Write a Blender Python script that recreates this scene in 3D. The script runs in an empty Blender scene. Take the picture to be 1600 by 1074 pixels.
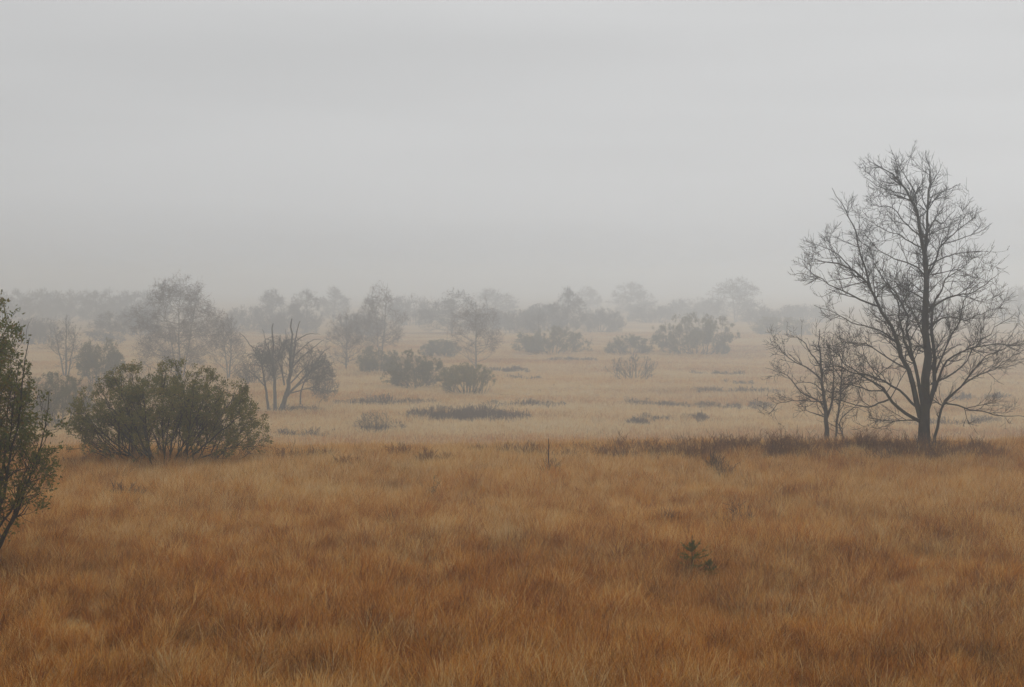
import bpy, math
import numpy as np

# ------------------------------------------------------------------ camera, world, sun, exposure
SC = bpy.context.scene
COL = SC.collection
F = 2222.0                      # focal length in photograph pixels (1600 wide)
PITCH = math.radians(2.5)
CAMZ = 4.0
cam_d = bpy.data.cameras.new('camera')
cam_d.sensor_width = 36.0
cam_d.lens = 50.0
cam_d.clip_start = 0.1
cam_d.clip_end = 6000.0
cam_d.dof.use_dof = True
cam_d.dof.focus_distance = 30.0
cam_d.dof.aperture_fstop = 5.6
cam = bpy.data.objects.new('camera', cam_d)
cam.location = (0, 0, CAMZ)
cam.rotation_euler = (math.radians(90) - PITCH, 0, 0)
COL.objects.link(cam)
SC.camera = cam

SUN_EL, SUN_AZ = math.radians(48), math.radians(24)      # azimuth measured from +Y (view direction) to +X
world = bpy.data.worlds.new('World')
SC.world = world
world.use_nodes = True
wn, wl = world.node_tree.nodes, world.node_tree.links
wn.clear()
w_out = wn.new('ShaderNodeOutputWorld')
w_bg = wn.new('ShaderNodeBackground')
w_sky = wn.new('ShaderNodeTexSky')
w_sky.sky_type = 'NISHITA'
w_sky.sun_disc = False
w_sky.sun_elevation = SUN_EL
w_sky.sun_rotation = SUN_AZ
w_sky.air_density = 1.0
w_sky.dust_density = 4.0
w_sky.ozone_density = 1.0
w_hs = wn.new('ShaderNodeHueSaturation')
w_hs.inputs['Saturation'].default_value = 0.08
w_hs.inputs['Value'].default_value = 1.0
w_mix = wn.new('ShaderNodeMix')
w_mix.data_type = 'RGBA'
w_mix.inputs[0].default_value = 0.82                       # cloud deck covers most of the sky
w_mix.inputs[7].default_value = (5.7, 5.72, 5.74, 1)
wl.new(w_sky.outputs[0], w_hs.inputs['Color'])
wl.new(w_hs.outputs[0], w_mix.inputs[6])
# faint uneven stratus, long flat bands all round the sky
w_tc = wn.new('ShaderNodeTexCoord')
w_mp = wn.new('ShaderNodeMapping')
w_mp.inputs['Scale'].default_value = (1.0, 1.0, 9.0)
w_nz = wn.new('ShaderNodeTexNoise')
w_nz.inputs['Scale'].default_value = 1.6
w_nz.inputs['Detail'].default_value = 3.0
w_nz.inputs['Roughness'].default_value = 0.4
w_mr = wn.new('ShaderNodeMapRange')
w_mr.inputs['From Min'].default_value = 0.3
w_mr.inputs['From Max'].default_value = 0.7
w_mr.inputs['To Min'].default_value = 0.91
w_mr.inputs['To Max'].default_value = 1.05
w_mul = wn.new('ShaderNodeVectorMath')
w_mul.operation = 'SCALE'
wl.new(w_tc.outputs['Generated'], w_mp.inputs[0])
wl.new(w_mp.outputs[0], w_nz.inputs['Vector'])
wl.new(w_nz.outputs['Fac'], w_mr.inputs['Value'])
wl.new(w_mix.outputs[2], w_mul.inputs[0])
wl.new(w_mr.outputs[0], w_mul.inputs['Scale'])
wl.new(w_mul.outputs[0], w_bg.inputs['Color'])
w_bg.inputs['Strength'].default_value = 0.1
wl.new(w_bg.outputs[0], w_out.inputs[0])

sun_d = bpy.data.lights.new('sun', 'SUN')
sun_d.energy = 1.5
sun_d.angle = math.radians(60)
sun_d.color = (1.0, 0.99, 0.98)
sun = bpy.data.objects.new('sun', sun_d)
sun.location = (0, 0, 60)
sun.rotation_euler = (math.radians(90) - SUN_EL, 0, math.pi - SUN_AZ)
COL.objects.link(sun)

SC.view_settings.view_transform = 'Standard'
SC.view_settings.look = 'None'
SC.view_settings.gamma = 1.0
SC.view_settings.use_curve_mapping = False
SC.view_settings.exposure = 0.0
SC.render.film_transparent = False
SC.render.filter_size = 1.35
cy = SC.cycles
cy.max_bounces = 6
cy.diffuse_bounces = 2
cy.glossy_bounces = 1
cy.transmission_bounces = 4
cy.volume_bounces = 2
cy.transparent_max_bounces = 8
cy.use_denoising = True
cy.use_adaptive_sampling = True
cy.adaptive_threshold = 0.025

# ------------------------------------------------------------------ pixels to places
RNG = np.random.default_rng(7)
SA, CA = math.sin(PITCH), math.cos(PITCH)


def pdir(u, v):
    cx, cyy = (u - 800.0) / F, (537.0 - v) / F
    return np.array([cx, cyy * SA + CA, cyy * CA - SA])


def at(u, v, Y):
    d = pdir(u, v)
    return np.array([0, 0, CAMZ]) + d * (Y / d[1])


def vnoise_table(seed, n=64):
    return np.random.default_rng(seed).random((n, n))


_NT = {}


def noise2(x, y, scale, seed):
    """smooth value noise in 0..1"""
    if seed not in _NT:
        _NT[seed] = vnoise_table(seed)
    t = _NT[seed]
    n = t.shape[0]
    fx, fy = np.asarray(x, float) / scale, np.asarray(y, float) / scale
    ix, iy = np.floor(fx).astype(int), np.floor(fy).astype(int)
    fx, fy = fx - ix, fy - iy
    fx, fy = fx * fx * (3 - 2 * fx), fy * fy * (3 - 2 * fy)
    a, b = t[ix % n, iy % n], t[(ix + 1) % n, iy % n]
    c, d = t[ix % n, (iy + 1) % n], t[(ix + 1) % n, (iy + 1) % n]
    return (a * (1 - fx) + b * fx) * (1 - fy) + (c * (1 - fx) + d * fx) * fy


def sstep(a, b, x):
    t = np.clip((x - a) / (b - a), 0, 1)
    return t * t * (3 - 2 * t)


def ground_z(x, y):
    x, y = np.asarray(x, float), np.asarray(y, float)
    z = 2.3 * sstep(11.0, 2.0, y)
    crest = 31.5 + 1.2 * (noise2(x, x * 0 + 3, 6.0, 11) - 0.5)
    z = z - 4.0 * sstep(crest, crest + 23.0, y)
    near = sstep(9.0, 14.0, y) * (1 - sstep(30.0, 40.0, y))
    z = z + near * (0.14 * (noise2(x, y, 3.5, 12) - 0.5) + 0.05 * (noise2(x, y, 1.1, 13) - 0.5))
    z = z + 0.012 * np.clip(x, -14, 14) * sstep(20.0, 30.0, y) * (1 - sstep(34.0, 46.0, y))
    far = sstep(50.0, 66.0, y)
    z = z + far * (0.34 * (noise2(x, y, 11.0, 14) - 0.5) + 0.16 * (noise2(x, y, 4.0, 15) - 0.5))
    return z


def hit(u, v):
    d = pdir(u, v)
    s = np.linspace(6, 700, 16000)
    P = np.array([0, 0, CAMZ]) + s[:, None] * d
    below = P[:, 2] < ground_z(P[:, 0], P[:, 1])
    k = int(np.argmax(below)) if below.any() else len(s) - 1
    return P[k]


def ground_at(u, Y):
    """a place on the ground at distance Y in the column u of the photograph"""
    x = (u - 800.0) / F * Y
    return np.array([x, Y, float(ground_z(x, Y))])


# ------------------------------------------------------------------ mesh helpers
def np_mesh(name, verts, faces, smooth=False, tint=None):
    """faces: (N,k) array with one k; tint: per-vertex float"""
    verts = np.asarray(verts, np.float32)
    faces = np.asarray(faces, np.int32)
    me = bpy.data.meshes.new(name)
    nf, k = faces.shape
    me.vertices.add(len(verts))
    me.vertices.foreach_set('co', verts.ravel())
    me.loops.add(nf * k)
    me.loops.foreach_set('vertex_index', faces.ravel())
    me.polygons.add(nf)
    me.polygons.foreach_set('loop_start', np.arange(0, nf * k, k, dtype=np.int32))
    me.polygons.foreach_set('use_smooth', np.full(nf, smooth, bool))
    if tint is not None:
        a = me.attributes.new('tint', 'FLOAT', 'POINT')
        a.data.foreach_set('value', np.asarray(tint, np.float32))
    me.update(calc_edges=True)
    return me


def link(name, me, mat, parent=None, loc=None, kind=None):
    o = bpy.data.objects.new(name, me)
    if me is not None and mat is not None:
        me.materials.append(mat)
    COL.objects.link(o)
    if parent is not None:
        o.parent = parent
    if loc is not None:
        o.location = [float(c) for c in loc]
    if kind:
        o['kind'] = kind
    return o


def tag(o, label, cat, group=None):
    o['label'] = label
    o['category'] = cat
    if group:
        o['group'] = group
    return o


def thing(name, label, cat, loc, group=None):
    o = link(name, None, None, None, loc)
    o.empty_display_size = 0.2
    return tag(o, label, cat, group)


class Tubes:
    """collects tapered bent tubes and turns them into ONE mesh"""

    def __init__(self):
        self.v, self.f, self.n = [], [], 0

    def add(self, pts, rad, sides, rng):
        pts = np.asarray(pts, float)
        if pts.ndim == 2:
            pts, rad = pts[None], np.asarray(rad)[None]
        N, n, _ = pts.shape
        if N == 0:
            return self
        t = np.empty_like(pts)
        t[:, 1:-1] = pts[:, 2:] - pts[:, :-2]
        t[:, 0] = pts[:, 1] - pts[:, 0]
        t[:, -1] = pts[:, -1] - pts[:, -2]
        t /= np.linalg.norm(t, axis=2, keepdims=True) + 1e-9
        ax = pts[:, -1] - pts[:, 0]
        ref = np.where((np.abs(ax[:, 2]) > 0.7 * np.linalg.norm(ax, axis=1))[:, None],
                       np.array([[1.0, 0.2, 0]]), np.array([[0.1, 0, 1.0]]))
        n1 = np.cross(t, ref[:, None, :])
        n1 /= np.linalg.norm(n1, axis=2, keepdims=True) + 1e-9
        n2 = np.cross(t, n1)
        a = np.linspace(0, 2 * math.pi, sides, endpoint=False)
        ring = (np.cos(a)[None, None, :, None] * n1[:, :, None, :] + np.sin(a)[None, None, :, None] * n2[:, :, None, :])
        V = pts[:, :, None, :] + ring * rad[:, :, None, None]
        base = self.n + np.arange(N)[:, None, None] * (n * sides)
        i = np.arange(n - 1)[None, :, None] * sides
        j = np.arange(sides)[None, None, :]
        j2 = (j + 1) % sides
        q = np.stack([base + i + j, base + i + j2, base + i + sides + j2, base + i + sides + j], -1)
        self.v.append(V.reshape(-1, 3))
        self.f.append(q.reshape(-1, 4))
        self.n += N * n * sides
        return self

    def mesh(self, name, smooth=True):
        return np_mesh(name, np.concatenate(self.v), np.concatenate(self.f), smooth)


def unit(a):
    return a / (np.linalg.norm(a, axis=-1, keepdims=True) + 1e-9)


def resample(pts, n, wig=0.0, rng=None):
    pts = np.asarray(pts, float)
    s = np.r_[0, np.cumsum(np.linalg.norm(np.diff(pts, axis=0), axis=1))]
    q = np.linspace(0, s[-1], n)
    out = np.stack([np.interp(q, s, pts[:, k]) for k in range(3)], 1)
    if n > 4:
        sm = out.copy()
        sm[1:-1] = 0.25 * out[:-2] + 0.5 * out[1:-1] + 0.25 * out[2:]
        out = sm
    if wig and rng is not None:
        out[1:] += rng.normal(0, wig * s[-1] / n, (n - 1, 3)) * np.linspace(0.4, 1.2, n - 1)[:, None]
    return out


def sprout(pts, rad, rng, dens, L, ang=(35, 65), wig=0.18, nseg=4, up=0.1, rr=0.6, rcap=1.0, rmin=0.002,
           t0=0.15, env=None, taper=0.5, flat=0.0, tip=0.35, scale_by_parent=False):
    """children of many parent branches at once"""
    N, n, _ = pts.shape
    seg = np.linalg.norm(np.diff(pts, axis=1), axis=2).sum(1)
    cnt = rng.poisson(dens * seg * (1 - t0))
    idx = np.repeat(np.arange(N), cnt)
    M = len(idx)
    if M == 0:
        return np.zeros((0, nseg + 1, 3)), np.zeros((0, nseg + 1))
    t = t0 + (1 - t0) * rng.random(M) ** 0.85
    f = t * (n - 1) * 0.999
    i = f.astype(int)
    w = (f - i)[:, None]
    pos = pts[idx, i] * (1 - w) + pts[idx, i + 1] * w
    tan = unit(pts[idx, i + 1] - pts[idx, i])
    r = rad[idx, i] * (1 - w[:, 0]) + rad[idx, i + 1] * w[:, 0]
    v = rng.normal(size=(M, 3))
    v[:, 2] *= 1 - flat
    v = unit(v - (v * tan).sum(1, keepdims=True) * tan)
    a = np.radians(rng.uniform(ang[0], ang[1], M))[:, None]
    d = unit(np.cos(a) * tan + np.sin(a) * v)
    length = L * rng.uniform(0.45, 1.25, M) * (1 - taper * t)
    if scale_by_parent:
        length *= np.clip(seg[idx] / np.median(seg), 0.5, 1.4)
    step = (length / nseg)[:, None]
    out = np.empty((M, nseg + 1, 3))
    out[:, 0] = pos
    p = pos.copy()
    for k in range(nseg):
        d = d + rng.normal(0, wig, (M, 3))
        d[:, 2] += up / nseg
        d = unit(d)
        p = p + d * step
        out[:, k + 1] = p
    if env is not None:
        for _ in range(2):
            bad = ~env(out[:, -1])
            if not bad.any():
                break
            out[bad] = out[bad][:, :1] + (out[bad] - out[bad][:, :1]) * 0.6
        keep = env(out[:, -1])
        out, r = out[keep], r[keep]
    r0 = np.clip(r * rr, rmin, rcap)
    R = r0[:, None] * np.linspace(1, tip, nseg + 1)[None]
    return out, R


def leaves_mesh(name, pts, rng, count, size, spread=0.05, droop=0.0, width=0.45):
    """leaf-shaped folded faces scattered along given twigs"""
    N, n, _ = pts.shape
    k = rng.integers(0, N, count)
    f = rng.random(count) ** 0.7 * (n - 1) * 0.999
    i = f.astype(int)
    w = (f - i)[:, None]
    p = pts[k, i] * (1 - w) + pts[k, i + 1] * w + rng.normal(0, spread, (count, 3))
    tan = unit(pts[k, i + 1] - pts[k, i] + 1e-6)
    d = unit(tan * 0.7 + rng.normal(0, 0.6, (count, 3)) + np.array([0, 0, -droop]))
    s = unit(np.cross(d, rng.normal(size=(count, 3))))
    nn = np.cross(d, s)
    ln = (size * rng.uniform(0.6, 1.3, count))[:, None]
    wd = ln * width
    v = np.stack([p, p + d * ln * 0.45 + s * wd * 0.5 + nn * ln * 0.06, p + d * ln,
                  p + d * ln * 0.45 - s * wd * 0.5 + nn * ln * 0.06], 1).reshape(-1, 3)
    b = np.arange(count)[:, None] * 4
    fc = np.concatenate([b + np.array([[0, 1, 2]]), b + np.array([[0, 2, 3]])])
    tint = np.repeat(np.clip(rng.normal(0.5, 0.24, count) + 0.25 * (noise2(p[:, 0] + 50, p[:, 2] + p[:, 1], 0.5, 31) - 0.5), 0, 1), 4)
    return np_mesh(name, v, fc, False, tint)


# ------------------------------------------------------------------ materials
def new_mat(name):
    m = bpy.data.materials.new(name)
    m.use_nodes = True
    nt = m.node_tree
    b = nt.nodes['Principled BSDF']
    b.inputs['Roughness'].default_value = 0.85
    b.inputs['Specular IOR Level'].default_value = 0.15
    return m, nt, b


def ramp(nt, stops):
    r = nt.nodes.new('ShaderNodeValToRGB')
    e = r.color_ramp.elements
    e[0].position, e[0].color = stops[0][0], (*stops[0][1], 1)
    e[1].position, e[1].color = stops[-1][0], (*stops[-1][1], 1)
    for p, c in stops[1:-1]:
        k = e.new(p)
        k.color = (*c, 1)
    return r


def bark_mat(name, a, b_, scale=9.0, moss=None):
    m, nt, b = new_mat(name)
    tc = nt.nodes.new('ShaderNodeTexCoord')
    mp = nt.nodes.new('ShaderNodeMapping')
    mp.inputs['Scale'].default_value = (1, 1, 0.25)
    nz = nt.nodes.new('ShaderNodeTexNoise')
    nz.inputs['Scale'].default_value = scale
    nz.inputs['Detail'].default_value = 6
    nt.links.new(tc.outputs['Object'], mp.inputs[0])
    nt.links.new(mp.outputs[0], nz.inputs['Vector'])
    r = ramp(nt, [(0.3, a), (0.7, b_)])
    nt.links.new(nz.outputs['Fac'], r.inputs[0])
    col = r.outputs[0]
    if moss:
        n2 = nt.nodes.new('ShaderNodeTexNoise')
        n2.inputs['Scale'].default_value = 2.3
        n2.inputs['Detail'].default_value = 4
        nt.links.new(tc.outputs['Object'], n2.inputs['Vector'])
        r2 = ramp(nt, [(0.48, (0, 0, 0)), (0.62, (0.7, 0.7, 0.7))])
        nt.links.new(n2.outputs['Fac'], r2.inputs[0])
        mx = nt.nodes.new('ShaderNodeMix')
        mx.data_type = 'RGBA'
        nt.links.new(r2.outputs[0], mx.inputs[0])
        nt.links.new(col, mx.inputs[6])
        mx.inputs[7].default_value = (*moss, 1)
        col = mx.outputs[2]
    nt.links.new(col, b.inputs['Base Color'])
    bp = nt.nodes.new('ShaderNodeBump')
    bp.inputs['Strength'].default_value = 0.6
    bp.inputs['Distance'].default_value = 0.02
    nt.links.new(nz.outputs['Fac'], bp.inputs['Height'])
    nt.links.new(bp.outputs[0], b.inputs['Normal'])
    return m


def tint_mat(name, stops, trans=0.25, attr_type='GEOMETRY'):
    """colour picked by the mesh attribute 'tint', thin translucent leaf"""
    m, nt, b = new_mat(name)
    at_ = nt.nodes.new('ShaderNodeAttribute')
    at_.attribute_name = 'tint'
    at_.attribute_type = attr_type
    r = ramp(nt, stops)
    nt.links.new(at_.outputs['Fac'], r.inputs[0])
    nt.links.new(r.outputs[0], b.inputs['Base Color'])
    tr = nt.nodes.new('ShaderNodeBsdfTranslucent')
    nt.links.new(r.outputs[0], tr.inputs['Color'])
    mx = nt.nodes.new('ShaderNodeMixShader')
    mx.inputs[0].default_value = trans
    nt.links.new(b.outputs[0], mx.inputs[1])
    nt.links.new(tr.outputs[0], mx.inputs[2])
    nt.links.new(mx.outputs[0], nt.nodes['Material Output'].inputs[0])
    return m


M_BARK = bark_mat('bark_dark_mossy', (0.022, 0.020, 0.017), (0.060, 0.054, 0.044), 12, (0.055, 0.058, 0.030))
M_TWIG = bark_mat('twig_dark', (0.020, 0.017, 0.015), (0.045, 0.038, 0.032), 6)
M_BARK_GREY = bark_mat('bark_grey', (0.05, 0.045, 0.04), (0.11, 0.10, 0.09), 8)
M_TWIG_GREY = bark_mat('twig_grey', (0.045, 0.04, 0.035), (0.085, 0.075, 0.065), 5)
M_BIRCH = bark_mat('birch_bark', (0.07, 0.06, 0.055), (0.20, 0.18, 0.165), 5)
M_BIRCH_TWIG = bark_mat('birch_twig', (0.075, 0.050, 0.042), (0.13, 0.088, 0.074), 4)
M_OLIVE_TWIG = bark_mat('willow_twig', (0.055, 0.050, 0.035), (0.10, 0.092, 0.062), 4)
M_LEAF_GREEN = tint_mat('leaf_olive_green', [(0.0, (0.085, 0.092, 0.026)), (0.5, (0.165, 0.165, 0.038)),
                                             (0.8, (0.24, 0.205, 0.046)), (1.0, (0.28, 0.18, 0.05))])
M_LEAF_EDGE = tint_mat('leaf_willow', [(0.0, (0.055, 0.078, 0.018)), (0.45, (0.125, 0.148, 0.030)),
                                       (0.75, (0.17, 0.14, 0.025)), (1.0, (0.22, 0.12, 0.03))])
M_LEAF_YELLOW = tint_mat('leaf_yellow_olive', [(0.0, (0.11, 0.105, 0.03)), (0.5, (0.20, 0.175, 0.04)),
                                               (1.0, (0.30, 0.22, 0.06))])
M_LEAF_DULL = tint_mat('leaf_dull_olive', [(0.0, (0.085, 0.085, 0.035)), (0.5, (0.14, 0.13, 0.048)),
                                           (1.0, (0.21, 0.165, 0.065))])
M_SPRUCE = tint_mat('spruce_needle', [(0.0, (0.075, 0.10, 0.022)), (1.0, (0.19, 0.20, 0.04))], 0.1)
M_HEATHER = bark_mat('heather_dark', (0.070, 0.046, 0.033), (0.165, 0.108, 0.072), 3)
M_HEATHER_RUST = bark_mat('heather_rust', (0.115, 0.055, 0.026), (0.27, 0.135, 0.058), 3)
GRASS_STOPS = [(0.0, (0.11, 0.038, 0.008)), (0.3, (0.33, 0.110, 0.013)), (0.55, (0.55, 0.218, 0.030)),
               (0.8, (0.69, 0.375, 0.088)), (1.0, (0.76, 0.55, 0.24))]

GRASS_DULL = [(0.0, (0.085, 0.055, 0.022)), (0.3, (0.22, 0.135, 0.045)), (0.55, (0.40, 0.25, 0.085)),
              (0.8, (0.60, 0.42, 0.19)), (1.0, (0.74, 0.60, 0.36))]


def grass_mat():
    m, nt, b = new_mat('moor_grass')
    ai = nt.nodes.new('ShaderNodeAttribute')
    ai.attribute_name, ai.attribute_type = 'patch', 'INSTANCER'
    ag = nt.nodes.new('ShaderNodeAttribute')
    ag.attribute_name, ag.attribute_type = 'tint', 'GEOMETRY'
    add = nt.nodes.new('ShaderNodeMath')
    add.operation = 'ADD'
    nt.links.new(ai.outputs['Fac'], add.inputs[0])
    nt.links.new(ag.outputs['Fac'], add.inputs[1])
    ra = ramp(nt, GRASS_STOPS)
    rb = ramp(nt, GRASS_DULL)
    nt.links.new(add.outputs[0], ra.inputs[0])
    nt.links.new(add.outputs[0], rb.inputs[0])
    ah = nt.nodes.new('ShaderNodeAttribute')
    ah.attribute_name, ah.attribute_type = 'hue', 'INSTANCER'
    r = nt.nodes.new('ShaderNodeMix')
    r.data_type = 'RGBA'
    nt.links.new(ah.outputs['Fac'], r.inputs[0])
    nt.links.new(ra.outputs[0], r.inputs[6])
    nt.links.new(rb.outputs[0], r.inputs[7])
    r = type('o', (), {'outputs': [r.outputs[2]]})
    nt.links.new(r.outputs[0], b.inputs['Base Color'])
    tr = nt.nodes.new('ShaderNodeBsdfTranslucent')
    nt.links.new(r.outputs[0], tr.inputs['Color'])
    mx = nt.nodes.new('ShaderNodeMixShader')
    mx.inputs[0].default_value = 0.38
    nt.links.new(b.outputs[0], mx.inputs[1])
    nt.links.new(tr.outputs[0], mx.inputs[2])
    nt.links.new(mx.outputs[0], nt.nodes['Material Output'].inputs[0])
    return m


M_GRASS = grass_mat()


def ground_mat():
    m, nt, b = new_mat('moor_ground')
    g = nt.nodes.new('ShaderNodeNewGeometry')
    mp = nt.nodes.new('ShaderNodeMapping')
    mp.inputs['Scale'].default_value = (0.35, 1, 1)
    nt.links.new(g.outputs['Position'], mp.inputs[0])
    n1 = nt.nodes.new('ShaderNodeTexNoise')
    n1.inputs['Scale'].default_value = 0.11
    n1.inputs['Detail'].default_value = 8
    n1.inputs['Roughness'].default_value = 0.62
    nt.links.new(mp.outputs[0], n1.inputs['Vector'])
    r = ramp(nt, [(0.30, (0.16, 0.095, 0.035)), (0.42, (0.36, 0.21, 0.065)), (0.6, (0.48, 0.30, 0.10)),
                  (0.75, (0.56, 0.40, 0.16))])
    nt.links.new(n1.outputs['Fac'], r.inputs[0])
    n2 = nt.nodes.new('ShaderNodeTexNoise')
    n2.inputs['Scale'].default_value = 9
    n2.inputs['Detail'].default_value = 5
    nt.links.new(g.outputs['Position'], n2.inputs['Vector'])
    mx = nt.nodes.new('ShaderNodeMix')
    mx.data_type = 'RGBA'
    mx.blend_type = 'MULTIPLY'
    mx.inputs[0].default_value = 0.6
    r2 = ramp(nt, [(0.3, (0.45, 0.42, 0.4)), (0.7, (1, 1, 1))])
    nt.links.new(n2.outputs['Fac'], r2.inputs[0])
    nt.links.new(r.outputs[0], mx.inputs[6])
    nt.links.new(r2.outputs[0], mx.inputs[7])
    nt.links.new(mx.outputs[2], b.inputs['Base Color'])
    bp = nt.nodes.new('ShaderNodeBump')
    bp.inputs['Strength'].default_value = 0.7
    bp.inputs['Distance'].default_value = 0.08
    nt.links.new(n2.outputs['Fac'], bp.inputs['Height'])
    nt.links.new(bp.outputs[0], b.inputs['Normal'])
    return m


M_GROUND = ground_mat()

# ------------------------------------------------------------------ the ground sheet
gx = np.unique(np.concatenate([np.linspace(-1500, -90, 16), np.linspace(-90, -26, 40), np.linspace(-26, 26, 130),
                               np.linspace(26, 90, 40), np.linspace(90, 1500, 16)]))
gy = np.unique(np.concatenate([np.linspace(-1500, -10, 8), np.linspace(-10, 50, 150), np.linspace(50, 220, 120),
                               np.linspace(220, 420, 40), np.linspace(420, 1500, 14)]))
GX, GY = np.meshgrid(gx, gy)
GV = np.stack([GX, GY, ground_z(GX, GY)], -1).reshape(-1, 3)
nx, ny = len(gx), len(gy)
ii = (np.arange(ny - 1)[:, None] * nx + np.arange(nx - 1)[None, :]).ravel()
ground = link('ground', np_mesh('ground', GV, np.stack([ii, ii + 1, ii + nx + 1, ii + nx], 1), True), M_GROUND, kind='structure')

# ------------------------------------------------------------------ heather footprints: grass is thinner there
# (u0, u1, v of the foot, pixel height, label, name)
PLAIN_HEATHER = [
    (612, 822, 667, 30, 'broad dark heather patch, the largest on the plain below the olive bushes'),
    (545, 632, 680, 14, 'low dark heather patch at the foot of the small twiggy bush'),
    (418, 525, 687, 8, 'thin dark heather strip between leafy green bush and grass ridge'),
    (410, 500, 648, 11, 'dark heather strip standing in for the shadow at the foot of the bare dead tree'),  # dark shoots added in place of the shadow patch under the dead tree
    (505, 660, 637, 9, 'narrow dark heather strip behind the largest heather patch'),
    (760, 892, 640, 8, 'narrow heather strip trailing off the largest heather patch'),
    (980, 1120, 640, 9, 'long dark heather band behind the two heather hummocks'),
    (1085, 1215, 642, 8, 'dark heather band running towards the small bare tree'),
    (1010, 1085, 663, 14, 'dark rounded heather hummock beside a smaller one'),
    (1086, 1118, 664, 15, 'small rounded heather hummock beside a larger one'),
    (980, 1020, 668, 7, 'little dark heather tuft beside the larger hummock'),
    (1080, 1225, 618, 7, 'thin heather band behind the long dark band'),
    (1135, 1190, 606, 6, 'short heather strip behind the thin heather band'),
    (1085, 1180, 589, 4, 'faint heather line on the plain before the wide grey bush'),
    (775, 845, 596, 6, 'faint heather strip beside the lone birch'),
    (745, 835, 584, 6, 'faint heather strip at the foot of the lone birch'),
    (850, 935, 567, 4, 'faint heather line in front of the long low bush'),
    (1380, 1600, 668, 8, 'heather band on the plain behind the big bare tree'),
    (1480, 1600, 628, 7, 'far heather band behind the low boughs of the big bare tree'),
]
foot = []
for (u0, u1, v, hp, lab) in PLAIN_HEATHER:
    a, b = hit(u0, v), hit(u1, v)
    D = 0.5 * (a[1] + b[1])
    W = (u1 - u0) * D / F
    hgt = float(np.clip(hp * 0.6 * D / F, 0.34, 0.66))
    # the pixel height is part plant, part ground going away from the camera
    dep = float(np.clip(hp * 0.95 / F * D * D / 7.5, 2.0, 14.0))
    foot.append((0.5 * (a[0] + b[0]), D + dep * 0.5, W * 0.5, dep * 0.5, hgt, lab))


def in_heather(x, y):
    m = np.zeros(np.shape(x), bool)
    for (cx_, cy_, a, b, h, _) in foot:
        m |= ((x - cx_) / a) ** 2 + ((y - cy_) / b) ** 2 < 0.35
    return m


# ------------------------------------------------------------------ grass: tufts scattered with geometry nodes
def tuft_mesh(name, rng, nb, radius, height, width, lean, stalks=0):
    n = nb + stalks
    a = rng.random(n) * 2 * math.pi
    r = radius * np.sqrt(rng.random(n))
    base = np.stack([np.cos(a) * r, np.sin(a) * r, np.full(n, -0.03)], 1)
    out = np.stack([np.cos(a), np.sin(a)], 1) * (r / radius)[:, None] * 0.35 + rng.normal(0, 0.30, (n, 2)) + np.array(lean)
    out[:nb][rng.random(nb) < 0.10] *= 1.8                   # bent, lying blades
    h = height * rng.uniform(0.45, 1.1, n)
    w = width * rng.uniform(0.6, 1.3, n)
    h[nb:] = height * rng.uniform(1.1, 1.5, stalks)
    w[nb:] = width * 0.7
    az = rng.random(n) * math.pi
    side = np.stack([np.cos(az), np.sin(az), np.zeros(n)], 1)
    lv = []
    for t, ww in ((0, 0.8), (0.4, 1.0), (0.75, 0.7), (1.0, 0.0)):
        c = base.copy()
        c[:, :2] += out * (h * t ** 1.7)[:, None]
        c[:, 2] += h * t * np.clip(1 - 0.28 * t * np.linalg.norm(out, axis=1), 0.25, 1)
        c[:, :2] += rng.normal(0, 0.012, (n, 2)) * t
        lv.append((c, ww))
    V = []
    for c, ww in lv[:3]:
        V += [c - side * (w * ww * 0.5)[:, None], c + side * (w * ww * 0.5)[:, None]]
    V.append(lv[3][0])
    V = np.stack(V, 1)                      # n,7,3
    b = np.arange(n)[:, None] * 7
    f = np.concatenate([b + np.array([k]) for k in ([0, 1, 3], [0, 3, 2], [2, 3, 5], [2, 5, 4], [4, 5, 6])])
    tint = rng.normal(0, 0.22, n)
    tint[nb:] += 0.14                                        # pale seed stalks
    tint = np.repeat(np.clip(tint, -0.45, 0.55), 7)
    me = np_mesh(name, V.reshape(-1, 3), f, True, tint)
    me.materials.append(M_GRASS)
    return me


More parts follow.
